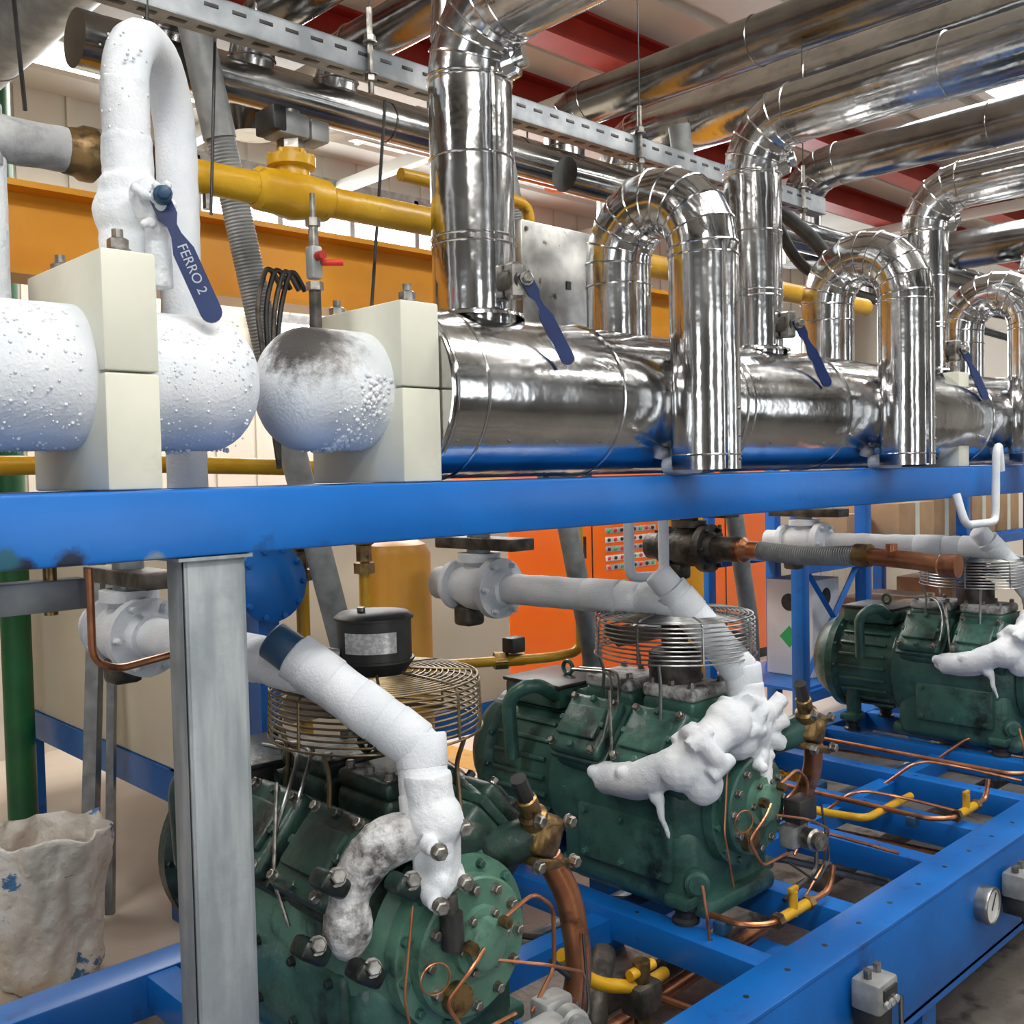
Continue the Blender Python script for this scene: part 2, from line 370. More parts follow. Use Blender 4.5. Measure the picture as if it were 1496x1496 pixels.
def droplets(b, x0, x1, R, n, mat, amin=0, amax=360, r0=.0012, r1=.0032):
    for i in range(n):
        x = random.uniform(x0, x1); a = math.radians(random.uniform(amin, amax)); r = random.uniform(r0, r1)
        b.sph((x, HY + R * math.cos(a), HZ + R * math.sin(a)), r, mat, seg=8)
b = B(); pr = [(-1.2 + .02 * i, .108) for i in range(101)]
pr += [(.80 + .075 * math.sin(t), .108 * math.cos(t) if t < 1.56 else 0) for t in [PI / 2 * i / 12 for i in range(1, 13)]]
b.lathe((0, HY, HZ), (1, 0, 0), pr, frost, 64, jit=.001, js=30)
droplets(b, .1, .57, .108, 700, frost, 110, 330); droplets(b, .67, .83, .107, 300, frost, 110, 330)
for i in range(26):
    a = random.uniform(258, 285); b.sph((random.uniform(.3, .84), HY + .107 * math.cos(math.radians(a)), HZ + .107 * math.sin(math.radians(a))), random.uniform(.003, .006), frost, (1, 1, 1.3), seg=8)
b.done("frosted_header_pipe", 60)
b = B()
pr = [(.985 - .08 * math.sin(t), .108 * math.cos(t) if t < 1.56 else 0) for t in [PI / 2 * i / 14 for i in range(14, -1, -1)]] + [(.985 + .012 * i, .108) for i in range(1, 12)]
b.lathe((0, HY, HZ), (1, 0, 0), pr, frostd, 64, jit=.001, js=30)
droplets(b, .99, 1.09, .1075, 160, frostd, 190, 330, .0012, .003)
for i in range(170):
    a = random.uniform(170, 275); b.sph((1.035 - (a - 225) * .0006 + random.gauss(0, .012), HY + .107 * math.cos(math.radians(a)), HZ + .107 * math.sin(math.radians(a))), random.uniform(.0025, .006), frostd, seg=8)
b.done("frosted_header_end_cap", 60)

def block(x0, x1, top, y0=1.42, y1=1.71):
    b = B(); zb = H - .0125
    b.bx(x0, x1, y0, y1, zb, HZ - .0015, nylon, .004); b.bx(x0, x1, y0, y1, HZ + .0015, top, nylon, .004)
    for yy in (y0 + .035, y1 - .035):
        c = ((x0 + x1) / 2, yy, top)
        b.lathe(c, (0, 0, 1), [(0, .022), (.003, .022)], boltm, 16); b.bolt(V(c) + V((0, 0, .003)), (0, 0, 1), .015, .014); b.cyl(c, V(c) + V((0, 0, .035)), .008, boltm, 10)
    b.done("pipe_support_block")
block(.581, .661, H + .325); block(1.10, 1.186, H + .305); block(3.40, 3.48, H + .30)

# ------------------------------------------------------------------ insulated pipes (lobster-back)
def jacket(b, pts, r, mat, seg=40, beads=True):
    b.tube(pts, r, mat, seg)
    if beads:
        pts = [V(p) for p in pts]
        for i in range(1, len(pts) - 1):
            t = ((pts[i + 1] - pts[i]).normalized() + (pts[i] - pts[i - 1]).normalized()).normalized()
            b.torus(pts[i], t, r + .0005, .0026, mat, 36, 6)
def handle(b, pivot, end, mat, w=.015, nrm=(-.5, -.85, 0), boss=.018, bossmat=None, txt=None):
    pivot = V(pivot); end = V(end); n = V(nrm).normalized(); d = end - pivot; d = (d - n * d.dot(n)); L = d.length; ux = d.normalized(); uy = n.cross(ux)
    poly = [(-.012, -w * .9), (.03, -w * .9), (.045, -w * .45), (.06, -w * .5), (.085, -w), (L - w, -w)] + [(L - w + w * math.sin(t), -w * math.cos(t)) for t in [PI * i / 8 for i in range(1, 8)]] + [(L - w, w), (.085, w), (.06, w * .5), (.045, w * .45), (.03, w * .9), (-.012, w * .9)]
    b.prism(poly, pivot, ux, uy, .007, mat)
    b.lathe(pivot - n * .06, n, [(0, boss), (.05, boss), (.056, boss * .8)], bossmat or boltm, 20)
    b.bolt(pivot + n * .003, n, .011, .011, bossmat or boltm)
    if txt: b.text(txt, pivot + n * .0042 + ux * .075 - uy * .006, ux, uy, .021, ink)
    return ux, uy, n, L
def riser(x, r, first=False):
    b = B(); zt = H + .914; R = .13
    pts = [(x, HY, HZ + .12), (x, HY, HZ + .30), (x, HY, HZ + .315), (x, HY, HZ + .47), (x, HY, HZ + .62), (x, HY, zt - R)]
    pts += [(x, HY - R + R * math.cos(t), zt - R + R * math.sin(t)) for t in [PI / 2 * i / 5 for i in range(1, 6)]]
    y = HY - R - .4
    while y > -2.6: pts.append((x, y, zt)); y -= .8
    jacket(b, pts, r, steel)
    b.lathe((x, HY, HZ + .155), (0, 0, 1), [(0, r + .02), (.006, r + .018), (.012, r + .002)], steel, 40)
    b.bx(x - .02, x - .012, HY - r - .0012, HY - r + .004, HZ + .17, zt - R, steel)
    b.lathe((x + .03, HY - r + .02, zt - .11), (.4, -.9, .2), [(0, .035), (.03, .032), (.035, .02), (.05, .02), (.052, 0)], steel, 24)
    if first: b.lathe((x - .01, HY, zt - .05), (0, .0, 1), [(0, .070), (.06, .066), (.1, .062), (.6, .062)], steel, 36)
    b.done("insulated_riser_pipe", 12)
    b = B(); c = V((x + .02, HY - r + .005, H + .375))
    b.lathe(c, (0.1, -1, 0), [(0, .028), (.02, .028), (.022, .02), (.035, .02)], iron, 24)
    b.lathe(c + V((0, -.02, 0)), (0, 0, 1), [(-.035, .016), (-.03, .022), (.03, .022), (.035, .016)], boltm, 6)
    handle(b, c + V((0, -.05, 0)), c + V((.10, -.05, -.165)), bluedk, .0135)
    b.done("lever_valve")
for i, (x, r) in enumerate(((1.39, .084), (2.40, .076), (3.44, .076), (4.5, .076))): riser(x, r, i == 0)
def arch(x):
    b = B(); ya, yb, zs = 1.59, 1.345, H + .485; R = (ya - yb) / 2; yc = (ya + yb) / 2
    pts = [(x, ya, HZ + .05), (x, ya, HZ + .28), (x, ya, zs)] + [(x, yc + R * math.cos(t), zs + R * math.sin(t)) for t in [PI * i / 10 for i in range(1, 10)]] + [(x, yb, zs), (x, yb, zs - .02), (x, yb, H + .03), (x, yb, H - .002)]
    jacket(b, pts, .077, steel)
    b.bx(x - .03, x - .022, yb - .0782, yb - .07, H, zs, steel)
    b.cyl((x, yb + .02, H + .01), (x, yb + .11, H + .008), .02, frost)
    for dz in (.01, .06, .12): b.bolt((x + .02, yb - .075, H + .01 + dz), (.2, -1, 0), .003, .002)
    b.done("insulated_gooseneck_pipe", 12)
for x in (1.885, 2.86, 3.83, 4.8): arch(x)

# frosted gooseneck
b = B()
pA = V((.69, 1.57, 0)); pB = V((.855, 1.74, 0)); zs = H + .60
c = (pA + pB) / 2; dv = (pA - pB); R = dv.length / 2; dn = dv.normalized()
pts = [(pA.x, pA.y, H + .25), (pA.x, pA.y, zs)] + [tuple(c + dn * R * math.cos(t) + V((0, 0, zs + R * math.sin(t)))) for t in [PI * i / 14 for i in range(1, 14)]] + [(pB.x, pB.y, zs), (pB.x, pB.y, H - .3)]
b.tube(resample(pts, .02), .036, frost, 28, jit=.0015, js=35)
t_ = B()
t_.tube([(pA.x, pA.y, H + .22), (pA.x, pA.y, H + .62)], .036, frost, 24)
for dz, r, hw in ((.50, .039, .03), (.455, .046, .012), (.42, .043, .03), (.36, .046, .02), (.33, .043, .01)):
    t_.lathe((pA.x, pA.y, H + dz), (0, 0, 1), [(-hw, r), (hw, r)], frost, 24)
t_.sph((pA.x, pA.y, H + .415), .054, frost, (1, 1, 1.), 24); t_.cyl((pA.x, pA.y - .02, H + .42), (pA.x + .01, pA.y - .065, H + .425), .026, frost)
b.meld(t_, frost, .004, 4, .002)
for i in range(60):
    a = random.uniform(3, 5.6); b.sph((pA.x + .036 * math.cos(a), pA.y + .036 * math.sin(a), H + random.uniform(.3, .7)), random.uniform(.0015, .003), frost, seg=8)
b.done("frosted_gooseneck_pipe", 60)
b = B(); c = V((.70, 1.515, H + .425))
ux, uy, n, L = handle(b, c + V((.0, -.03, 0)), c + V((.085, -.03, -.185)), bluedk, .0165, (-.45, -.89, 0), .018, frost2, "FERRO 2")
t_ = B(); t_.sph(c + V((0, .01, 0)), .032, frost2, (1, 1, 1.2), 16)
for i in range(16): t_.sph(c + V((random.uniform(-.035, .02), -.022 + random.uniform(-.01, .01), random.uniform(-.045, .045))), random.uniform(.006, .012), frost2, seg=8)
t_.cyl(c + V((.01, .0, 0)), c + V((.01, .0, -.13)), .02, frost2); b.meld(t_, frost2, .003, 3, .001)
b.sph(c + V((-.002, -.045, .0)), .015, bluecap, (1, .8, 1), 12); b.bolt(c + V((-.004, -.055, 0)), (-.45, -.89, 0), .010, .008, bluecap)
b.done("frosted_lever_valve", 40)

# ------------------------------------------------------------------ strut channel
b = B(); z0 = H + .835; y = 1.72; hh = .026
b.bx(.1, 3.05, y - .022, y - .019, z0 - hh, z0 + hh, galv); b.bx(.1, 3.05, y - .022, y + .025, z0 + hh - .003, z0 + hh, galv); b.bx(.1, 3.05, y - .022, y + .025, z0 - hh, z0 - hh + .003, galv)
b.bx(.1, 3.05, y + .022, y + .025, z0 - hh, z0 - .012, galv); b.bx(.1, 3.05, y + .022, y + .025, z0 + .012, z0 + hh, galv)
xx = .14
while xx < 3.0:
    b.box((xx, y - .0225, z0 + .008), (.028, .001, .007), black, .0003); b.box((xx, y, z0 - hh - .0005), (.032, .013, .001), black, .0003); xx += .055  # black plates put in for the dark inside the slots
for xx in (1.25, .55, 2.1, 2.9):
    b.cyl((xx, y - .03, z0 - .07), (xx, y - .03, z0 + .10), .006, boltm, 8); b.cyl((xx, y - .03, z0 + .1), (xx, y - .03, ZC), .002, black, 6); b.bolt((xx, y - .03, z0 - .03), (0, 0, -1), .012, .012); b.bolt((xx, y - .03, z0 + .03), (0, 0, 1), .012, .012)
b.done("strut_channel")

# ------------------------------------------------------------------ other overhead pipes
def piperun(pts, r, mat=steeldk, name="overhead_insulated_pipe", rad=None, beadstep=.7):
    b = B(); p = fillet(pts, rad or r * 2.2, 5); b.tube(p, r, mat, 36)
    for a, c in zip(p[:-1], p[1:]):
        d = c - a; n = max(1, int(d.length / beadstep))
        for k in range(1, n + 1): b.torus(a + d * k / n, d, r + .0005, .003, mat, 32, 6)
    b.done(name, 14)
piperun([(1.0, 2.3, H + .975), (7, 2.3, H + .975)], .052)
piperun([(1.0, 2.55, H + 1.08), (7, 2.55, H + 1.08)], .07)
piperun([(1.41, 2.43, H + .9), (1.41, 2.43, H + 1.18), (1.41, -2.5, H + 1.18)], .06)
piperun([(1.66, 2.41, H + .95), (1.66, 2.41, H + 1.16), (1.66, -2.5, H + 1.16)], .06)
piperun([(1.16, 2.40, H + .95), (1.16, 2.40, H + 1.14), (1.16, -2.5, H + 1.14)], .055)
piperun([(1.9, 2.4, H + 1.5), (1.9, -2.5, H + 1.5)], .09)
piperun([(3.3, 2.75, H + 1.0), (3.3, 2.75, H + 1.34), (3.3, -2.5, H + 1.34)], .11, steel)
piperun([(2.95, 2.75, H + 1.1), (2.95, 2.75, H + 1.39), (2.95, -2.5, H + 1.39)], .08)
piperun([(5.4, 2.7, H + .9), (5.4, 2.7, H + 1.1), (5.4, -2.5, H + 1.1)], .10)
piperun([(4.6, 2.7, H + 1.0), (4.6, 2.7, H + 1.45), (4.6, -2.5, H + 1.45)], .10)
piperun([(1.06, 2.6, H + 1.3), (1.06, 6.2, H + 1.3)], .085, galv)
piperun([(2.2, 2.05, H + .86), (5.5, 2.05, H + .86)], .05, steeldk)
b = B(); b.tube(fillet([(3.0, 1.9, H + .9), (3.2, 1.85, H + .8), (3.5, 1.9, H + .72), (4.2, 1.95, H + .7), (5.5, 1.95, H + .72)], .1), .025, black, 12)
b.tube(fillet([(3.0, 1.95, H + 1.0), (3.3, 1.95, H + .72), (3.7, 1.95, H + .66), (5.5, 2.0, H + .62)], .1), .02, black, 12); b.done("black_hose")

# ------------------------------------------------------------------ yellow gas line
b = B(); y = 1.85; z = H + .583
b.tube([(-.6, y, z), (.70, y, z)], .036, icegrey, 24, jit=0)
b.tube(resample([(.35, y, z), (.72, y, z)], .015), .038, icegrey, 24, jit=.003)
b.lathe((.70, y, z), (1, 0, 0), [(0, .040), (.02, .042), (.03, .048), (.05, .048), (.055, .038), (.12, .038), (.125, .045), (.15, .045), (.155, .034), (.2, .034)], brass, 24)
b.tube([(.88, y, z), (3.6, y, z)], .032, yellow, 24)
b.lathe((.57, y, z), (0, 0, 1), [(-.05, .028), (.05, .028), (.06, .015)], icegrey, 20)
b.tube(resample([(.585, y, z), (.585, y, H + .2)], .02), .017, frost2, 16, jit=.002)
xv = 1.16
b.lathe((xv - .09, y, z), (1, 0, 0), [(0, .034), (.01, .043), (.05, .045), (.09, .052), (.13, .045), (.17, .043), (.18, .034)], yellow, 28)
b.lathe((xv, y, z), (0, 0, 1), [(0, .040), (.05, .037), (.055, .050), (.075, .050), (.08, .03), (.09, .03)], yellow, 28)
b.boltc((xv, y, z + .075), (0, 0, 1), .042, 6, .006, .007, yellow)
b.lathe((xv, y, z + .085), (0, 0, 1), [(0, .028), (.03, .028)], boltm, 6)
b.box((xv - .01, y, z + .135), (.075, .07, .05), grayp, .008); b.box((xv - .045, y - .0, z + .14), (.03, .075, .05), black, .004)
b.box((xv + .055, y - .0, z + .135), (.045, .06, .045), grayp, .006); b.cyl((xv, y, z + .155), (xv, y, z + .17), .02, boltm)
b.cyl((1.62, y, z - .02), (1.62, y, z + .02), .04, yellow)
b.cyl((.97, y, z - .06), (.97, y, z), .01, boltm, 8)
b.tube(fillet([(1.6, 2.05, H + .75), (2.05, 2.05, H + .75), (2.05, 2.05, H + .5)], .05), .017, yellow, 14)
b.done("yellow_gas_pipe")
b = B(); xs = 1.045; ys = 1.60
b.cyl((xs, ys, HZ + .09), (xs, ys, HZ + .19), .011, iron); b.cyl((xs, ys, HZ + .185), (xs, ys, HZ + .2), .016, boltm, 6)
b.box((xs, ys, HZ + .235), (.024, .024, .06), grayp, .005); b.cyl((xs + .01, ys - .01, HZ + .235), (xs + .04, ys - .035, HZ + .235), .006, redk); b.cyl((xs, ys - .012, HZ + .245), (xs, ys - .03, HZ + .245), .008, redm)
b.cyl((xs, ys, HZ + .262), (xs, ys, HZ + .30), .009, boltm); b.cyl((xs, ys, HZ + .30), (xs, ys, HZ + .315), .014, boltm, 6); b.cyl((xs, ys, HZ + .315), (xs, ys, HZ + .36), .005, boltm)
b.done("needle_service_valve")

b = B(); y = 2.62
b.bx(-1.5, 3.6, y - .07, y + .07, H + .70, H + .715, orangeb); b.bx(-1.5, 3.6, y - .07, y + .07, H + .495, H + .51, orangeb); b.bx(-1.5, 3.6, y - .006, y + .006, H + .50, H + .71, orangeb)
for xx in (-1.3, 3.5): b.bx(xx - .06, xx + .06, y - .06, y + .06, 0, H + .495, orangeb, .005); b.bx(xx - .12, xx + .12, y - .12, y + .12, 0, .012, orangeb)
b.done("orange_crane_beam")
b = B(); b.bx(1.72, 2.05, 1.745, 1.80, H + .31, H + .60, plate, .003)
for xx, zz in ((1.735, .33), (2.035, .33), (1.735, .58), (2.035, .58)): b.bolt((xx, 1.745, H + zz), (0, -1, 0), .005, .004)
b.bx(1.87, 1.885, 1.742, 1.746, H + .45, H + .47, black); b.bx(1.80, 1.82, 1.77, 1.79, H - .02, H + .31, galv); b.bx(1.96, 1.98, 1.77, 1.79, H - .02, H + .31, galv)
b.done("sheet_metal_junction_box")

def corr(b, p, q, r, mat, pitch=.008):
    p = V(p); q = V(q); n = int((q - p).length / pitch); pts = []; rr = []
    for i in range(n + 1):
        for k, s in ((0, 1), (.5, .95)):
            pts.append(p.lerp(q, min(1, (i + k) / n))); rr.append(r * s)
    pts = pts[:-1]; rr = rr[:-1]; b.tube(pts, rr, mat, 18)
for dx in (0, .93, 1.85):
    b = B(); b.cyl((1.10 + dx, 2.2, H + 1.2), (1.19 + dx, 2.2, H + .79), .038, hosem, 24); corr(b, (1.19 + dx, 2.2, H + .80), (1.31 + dx, 2.2, H + .25), .034, hosem); b.cyl((1.31 + dx, 2.2, H + .25), (1.56 + dx, 2.24, H - .6), .034, hosem)
    b.tube([(1.56 + dx, 2.24, H - .6), (1.6 + dx, 2.25, .5)], .034, hosem); b.done("grey_conduit")
b = B()
for i, dx in enumerate((0, .022, .044, .06)):
    b.tube(fillet([(1.22 + dx, 2.0, H + .42), (1.18 + dx, 1.99, H + .47), (1.155 + dx, 2.0, H + .38), (1.17 + dx * .5, 2.0, H + .25), (1.2, 2.0, H + .02)], .06), .006, black if i % 2 else iron, 8)
b.done("hanging_cable_bundle")
b = B(); b.tube([(.48, 1.5, H + 1.1), (.62, 1.8, H + .62)], .0035, black, 6); b.tube([(.8, 1.7, H + 1.2), (.79, 1.7, H + .75)], .003, black, 6)
b.tube([(1.52, 2.0, H + .9), (1.45, 2.0, H + .28)], .004, black, 6); b.tube([(.98, 1.8, H + 1.0), (.95, 1.8, H + .5)], .003, black, 6); b.done("cable_ties")

# ------------------------------------------------------------------ suction lines
def flange_valve(b, x, y, z, mat, mat2):
    b.lathe((x, y - .12, z), (0, 1, 0), [(0, .05), (.02, .06), (.022, .088), (.05, .088), (.052, .06), (.10, .07), (.15, .07), (.20, .055), (.205, .075), (.225, .075), (.23, .05), (.3, .05)], mat, 32, jit=.002 if mat is frost else 0)
    b.lathe((x, y, z), (0, 0, 1), [(0, .05), (.07, .045), (.075, .065), (.1, .065)], mat, 24)
    b.boltc((x, y - .12 + .02, z), (0, -1, 0), .074, 6, .008, .012, mat)
    b.cyl((x, y, z + .1), (x, y, H - .11), .035, mat2)
    b.box((x, y - .02, z + .13), (.09, .34, .035), iron, .004)
    b.box((x, y + .05, z - .09), (.07, .07, .06), iron, .012)
def suction(x0, x, y0, y1, z, tail, mat=frost, cap=frost):
    b = B(); r = .036
    S = V((x0, y0, z)); E = V((x, y1, z))
    pts = fillet([S, E] + tail, .03, 5)
    b.tube(resample(pts, .015), r + .008, mat, 28, jit=.0022, js=22)
    flange_valve(b, x0, y0 - .02, z, frost, galv)
    P = [E] + [V(t) for t in tail]
    for a, c in zip(P[:-1], P[1:]):
        L = (c - a).length; n = max(1, round(L / .13)); d = (c - a).normalized()
        for k in range(n + 1):
            q = a.lerp(c, min(max(k / n, .04), .85)); b.lathe(q - d * .03, d, [(0, r + .007), (.004, r + .0098), (.056, r + .0098), (.06, r + .007)], mat, 28, jit=.0022, js=22)
    dd = (S - E).normalized()
    for t in (.12, .3): b.lathe(E + dd * t, -dd, [(0, .042), (.004, .0460), (.11, .0465), (.116, .042)], mat, 28, jit=.002)
    d = (P[0] - P[1]).normalized()
    b.lathe(P[0], d, [(0, .044), (.045, .044), (.047, .034), (.075, .034)], mat, 24, jit=.0015)
    b.lathe(P[0] + d * .05, d, [(0, .036), (.045, .036), (.050, .030)], cap, 20)
    b.done("frosted_suction_pipe", 60)
suction(.97, .995, 2.3, 1.56, H - .345, [(1.112, 1.41, H - .482), (1.098, 1.38, H - .60)], cap=bluecap)
suction(2.02, 2.075, 2.28, 1.56, H - .335, [(2.175, 1.45, H - .515), (2.178, 1.44, H - .64)])
suction(3.99, 4.02, 2.36, 1.55, H - .33, [(4.15, 1.45, H - .51), (4.16, 1.44, H - .64)])
b = B()
flange_valve(b, 3.08, 2.28, H - .29, iron, iron); b.cyl((3.08, 2.18, H - .29), (3.08, 2.05, H - .29), .045, iron); b.lathe((3.08, 2.07, H - .29), (0, -1, 0), [(0, .045), (.03, .045), (.05, .03), (.1, .03)], copper, 20)
n = 90; pts = []; rr = []
for i in range(n + 1): pts.append((3.08, 1.98 - .38 * i / n, H - .29 - .01 * math.sin(PI * i / n))); rr.append(.033 if i % 2 else .031)
b.tube(pts, rr, hosem, 20); b.tube(fillet([(3.08, 1.62, H - .29), (3.08, 1.42, H - .30), (3.08, 1.33, H - .31)], .03), .028, copper, 18); b.lathe((3.08, 1.35, H - .31), (0, -1, 0), [(0, .028), (.01, .036), (.06, .036)], copper, 18)
b.lathe((3.08, 1.62, H - .29), (0, -1, 0), [(0, .037), (.05, .037)], brass, 20); b.cyl((3.08, 1.5, H - .32), (3.08, 1.5, H - .25), .018, copper)
b.done("braided_suction_hose")
for k_, (x, y) in enumerate(((2.34, 1.95), (3.30, 1.36))):
    b = B(); pts = fillet([(x, y, H - .12), (x, y, H - .32), (x + .10, y - .05, H - .32), (x + .10, y - .05, H - .12)], .035)
    if k_: pts = fillet([(x, y + .03, H - .1), (x, y, H - .20), (x + .24, y, H - .20), (x + .25, y, H + .03), (x + .27, y + .0, H + .06), (x + .29, y, H - .03)], .035)
    b.tube(resample(pts, .02), .016 if not k_ else .013, frost, 16, jit=.001); b.done("frosted_equalizer_loop", 60)
b = B(); b.box((.44, 1.60, H - .15), (.34, .05, .006), galv, .001); b.box((.44, 1.577, H - .17), (.34, .005, .045), galv, .001); b.box((.44, 1.623, H - .17), (.34, .005, .045), galv, .001)
b.cyl((.44, 1.60, H - .15), (.44, 1.60, H - .114), .012, boltm); b.cyl((.56, 1.60, H - .2), (.56, 1.60, H - .114), .01, brass)
b.tube(fillet([(.60, 1.55, H - .13), (.60, 1.55, H - .27), (.64, 1.56, H - .29), (.8, 1.6, H - .28), (.85, 1.6, H - .25), (.85, 1.6, H - .115)], .03), .006, copper, 10); b.done("beam_bracket")

# ------------------------------------------------------------------ compressors
def compressor(cx, var, y0=1.40):
    gm = greendk if var == 0 else green
    b = B()
    P = lambda x, t, z: V((cx + x, y0 + t, .77 + z))
    AX = (0, 1, 0)
    b.lathe(P(0, 0, 0), AX, [(-.012, .118), (-.008, .122), (.018, .122), (.02, .150), (.045, .152), (.05, .142), (.10, .185), (.13, .195), (.42, .20), (.46, .21), (.50, .21), (.505, .185), (.53, .18)], greenf if var == 0 else green, 48)
    b.boltc(P(0, -.012, 0), (0, -1, 0), .103, 12, .009, .009)
    b.boltc(P(0, .02, 0), (0, -1, 0), .136, 12, .008, .008, green, ph=.2)
    b.lathe(P(.01, -.012, .01), (0, -1, 0), [(0, .062), (.012, .060), (.014, .045), (.03, .043), (.034, .035)], greenf, 28)
    b.boltc(P(.01, -.024, .01), (0, -1, 0), .052, 6, .007, .007)
    b.lathe(P(-.05, -.012, -.07), (0, -1, 0), [(0, .028), (.02, .028), (.02, .018), (.021, .018)], brass, 20)
    b.box(P(.0, .06, .165), (.16, .06, .05), gm, .015)
    b.lathe(P(0, .53, 0), AX, [(-.02, .18), (.0, .185), (.22, .185), (.235, .207), (.265, .207), (.27, .18), (.31, .172), (.345, .15), (.37, .11), (.375, .05), (.376, 0)], gm, 48)
    b.boltc(P(0, .765, 0), (0, -1, 0), .196, 14, .009, .01, gm); b.boltc(P(0, .46, 0), (0, -1, 0), .2, 12, .009, .01, gm)
    for k in range(9):
        a = math.radians(120 + k * 15); b.box(P(.19 * math.cos(a), .64, .19 * math.sin(a)), (.012, .2, .012), gm, .003, Matrix.Rotation(-a, 3, 'Y'))
    b.box(P(0, .28, -.14), (.36, .44, .24), green, .055, bseg=4); b.box(P(0, .28, -.235), (.30, .50, .05), green, .02)
    b.box(P(-.185, .26, -.10), (.03, .30, .15), green, .012)
    for dt in (-.12, 0, .12):
        for dz in (-.055, .055): b.bolt(P(-.2, .26 + dt, -.10 + dz), (-1, 0, 0), .008, .008, gm)
    b.lathe(P(-.16, .06, -.16), (-.7, -.7, 0), [(0, .03), (.02, .03), (.022, .022), (.03, .022)], brass if var == 0 else green, 20)
    for sgn in (-1, 1):
        an = math.radians(48) * sgn; R = Matrix.Rotation(an, 3, 'Y'); d = R @ V((0, 0, 1)); tx = R @ V((1, 0, 0))
        for t0 in (.17, .38):
            c = P(0, t0, 0)
            b.box(c + d * .17, (.185, .19, .10), gm, .02, R, 3); b.box(c + d * .225, (.18, .188, .022), gm, .006, R); b.box(c + d * .250, (.168, .172, .040), gm, .016, R, 3)
            b.box(c + d * .275, (.09, .13, .018), gm, .008, R)
            for i in (-1, 0, 1):
                for j in (-1, 0, 1):
                    if i or j: b.bolt(c + d * .268 + tx * .068 * i + V((0, .068 * j, 0)), d, .009, .010, gm if (i + j) % 2 else boltm)
    topm = gm if var == 0 else frostg
    for t0 in (.20, .40):
        b.box(P(0, t0, .20), (.17, .17, .10), gm, .02, None, 3); b.box(P(0, t0, .262), (.165, .165, .035), topm if var else gm, .012, None, 3)
        for i in (-1, 1):
            for j in (-1, 0, 1): b.bolt(P(.062 * i, t0 + .062 * j, .278), (0, 0, 1), .009, .011, boltm)
    b.box(P(-.02, .64, .205), (.22, .22, .06), gm if var else black, .012); b.box(P(-.02, .64, .238), (.23, .23, .012), black if var else gm, .005)
    b.tube(fillet([P(.12, .10, .20), P(.17, .28, .235), P(.12, .46, .22), P(-.08, .5, .21)], .08), .022, gm, 16)
    b.tube(fillet([P(-.10, .55, .2), P(-.2, .56, .26), P(-.24, .62, .22), P(-.23, .62, .05)], .05), .02, gm, 14)
    W = lambda x, y, z: V((cx + x, y, H + z))
    va = W(-.062, 1.355, -.635) if var == 0 else W(.035, 1.42, -.655)
    t_ = B()
    def lug(q, d, r=.017, L=.04): t_.lathe(q, d, [(0, r), (L, r * .85), (L + .006, r * .3)], frost, 12)
    t_.box(va, (.072, .075, .13), frost, .02, Matrix.Rotation(.5, 3, 'Z'), 3); t_.sph(va + V((0, 0, .04)), .05, frost, seg=18); t_.cyl(va + V((0, .01, .02)), va + V((0, .02, .12)), .042, frost)
    t_.box(va + V((0, -.005, -.06)), (.10, .065, .05), frost, .018, Matrix.Rotation(.5, 3, 'Z'), 3)
    for dx, dz in ((-.042, .02), (.042, .03), (-.042, -.07), (.042, -.065)): lug(va + V((dx, -.01 + dx * .4, dz)), (-.35, -.9, 0), .016, .040)
    if var:
        for dv in ((.085, -.03, .075), (.095, -.03, .015), (.08, -.03, -.045), (-.05, -.05, .07)): t_.tube([va, va + V(dv)], [.026, .021], frost, 14)
        t_.tube([va + V((0, -.01, -.07)), va + V((0, -.035, -.15))], [.036, .016], frost, 14)
    if var == 0:
        b.meld(t_, frost, .0045, 3, .002)
        for dx, dz in ((-.042, -.07), (.042, -.065), (-.042, .02), (.042, .03)): b.bolt(va + V((dx, -.045 + dx * .4, dz)) + V((-.012, -.01, 0)), (-.35, -.9, 0), .012, .012)
        t_ = B(); ch = fillet([va + V((-.01, .03, .01)), W(-.12, 1.39, -.615), W(-.175, 1.42, -.655), W(-.205, 1.43, -.72), W(-.20, 1.44, -.785)], .04, 4)
        ch = resample(ch, .012); n = len(ch); t_.tube(ch, [.038 + .004 * math.sin(i / n * 5) for i in range(n)], frostg, 20)
        t_.sph(W(-.205, 1.42, -.75), .043, frostg, (1, 1, 1.4)); t_.sph(W(-.14, 1.40, -.62), .040, frostg, (1.3, 1, 1))
        b.meld(t_, frostg, .0045, 6, .003)
        for q in (W(-.25, 1.40, -.66), W(-.265, 1.44, -.78), W(-.13, 1.36, -.69), W(-.20, 1.38, -.82)): b.box(q, (.06, .05, .035), gm, .012, Matrix.Rotation(.6, 3, 'Y'), 3); b.bolt(q + V((-.0, -.02, .015)), (-.3, -.9, .4), .013, .013)
        b.cyl(va + V((0, -.03, -.08)), va + V((0, -.035, -.13)), .014, iron); b.cyl(va + V((0, -.035, -.11)), va + V((0, -.038, -.17)), .020, black)
    else:
        ch = resample(fillet([va, W(-.07, 1.41, -.60), W(-.15, 1.41, -.635), W(-.215, 1.45, -.69), W(-.25, 1.56, -.745), W(-.235, 1.68, -.765)], .05, 4), .012); n = len(ch)
        t_.tube(ch, [.052 - .012 * (i / n) for i in range(n)], frost, 20)
        def fl(q, d, r=.062, th=.032, k=4):
            ax, a, c_ = frame_of(d); t_.lathe(V(q) - ax * th / 2, ax, [(0, r * .85), (th * .25, r), (th * .75, r), (th, r * .85)], frost, 24)
            for i in range(k):
                an = 2 * PI * i / k + .6; lug(V(q) + (a * math.cos(an) + c_ * math.sin(an)) * r * .82 - ax * .036, ax, .020, .068)
        fl(W(-.185, 1.415, -.66), (.75, -.35, .55), .072, .04); fl(W(-.03, 1.41, -.61), (1, .1, -.3), .058)
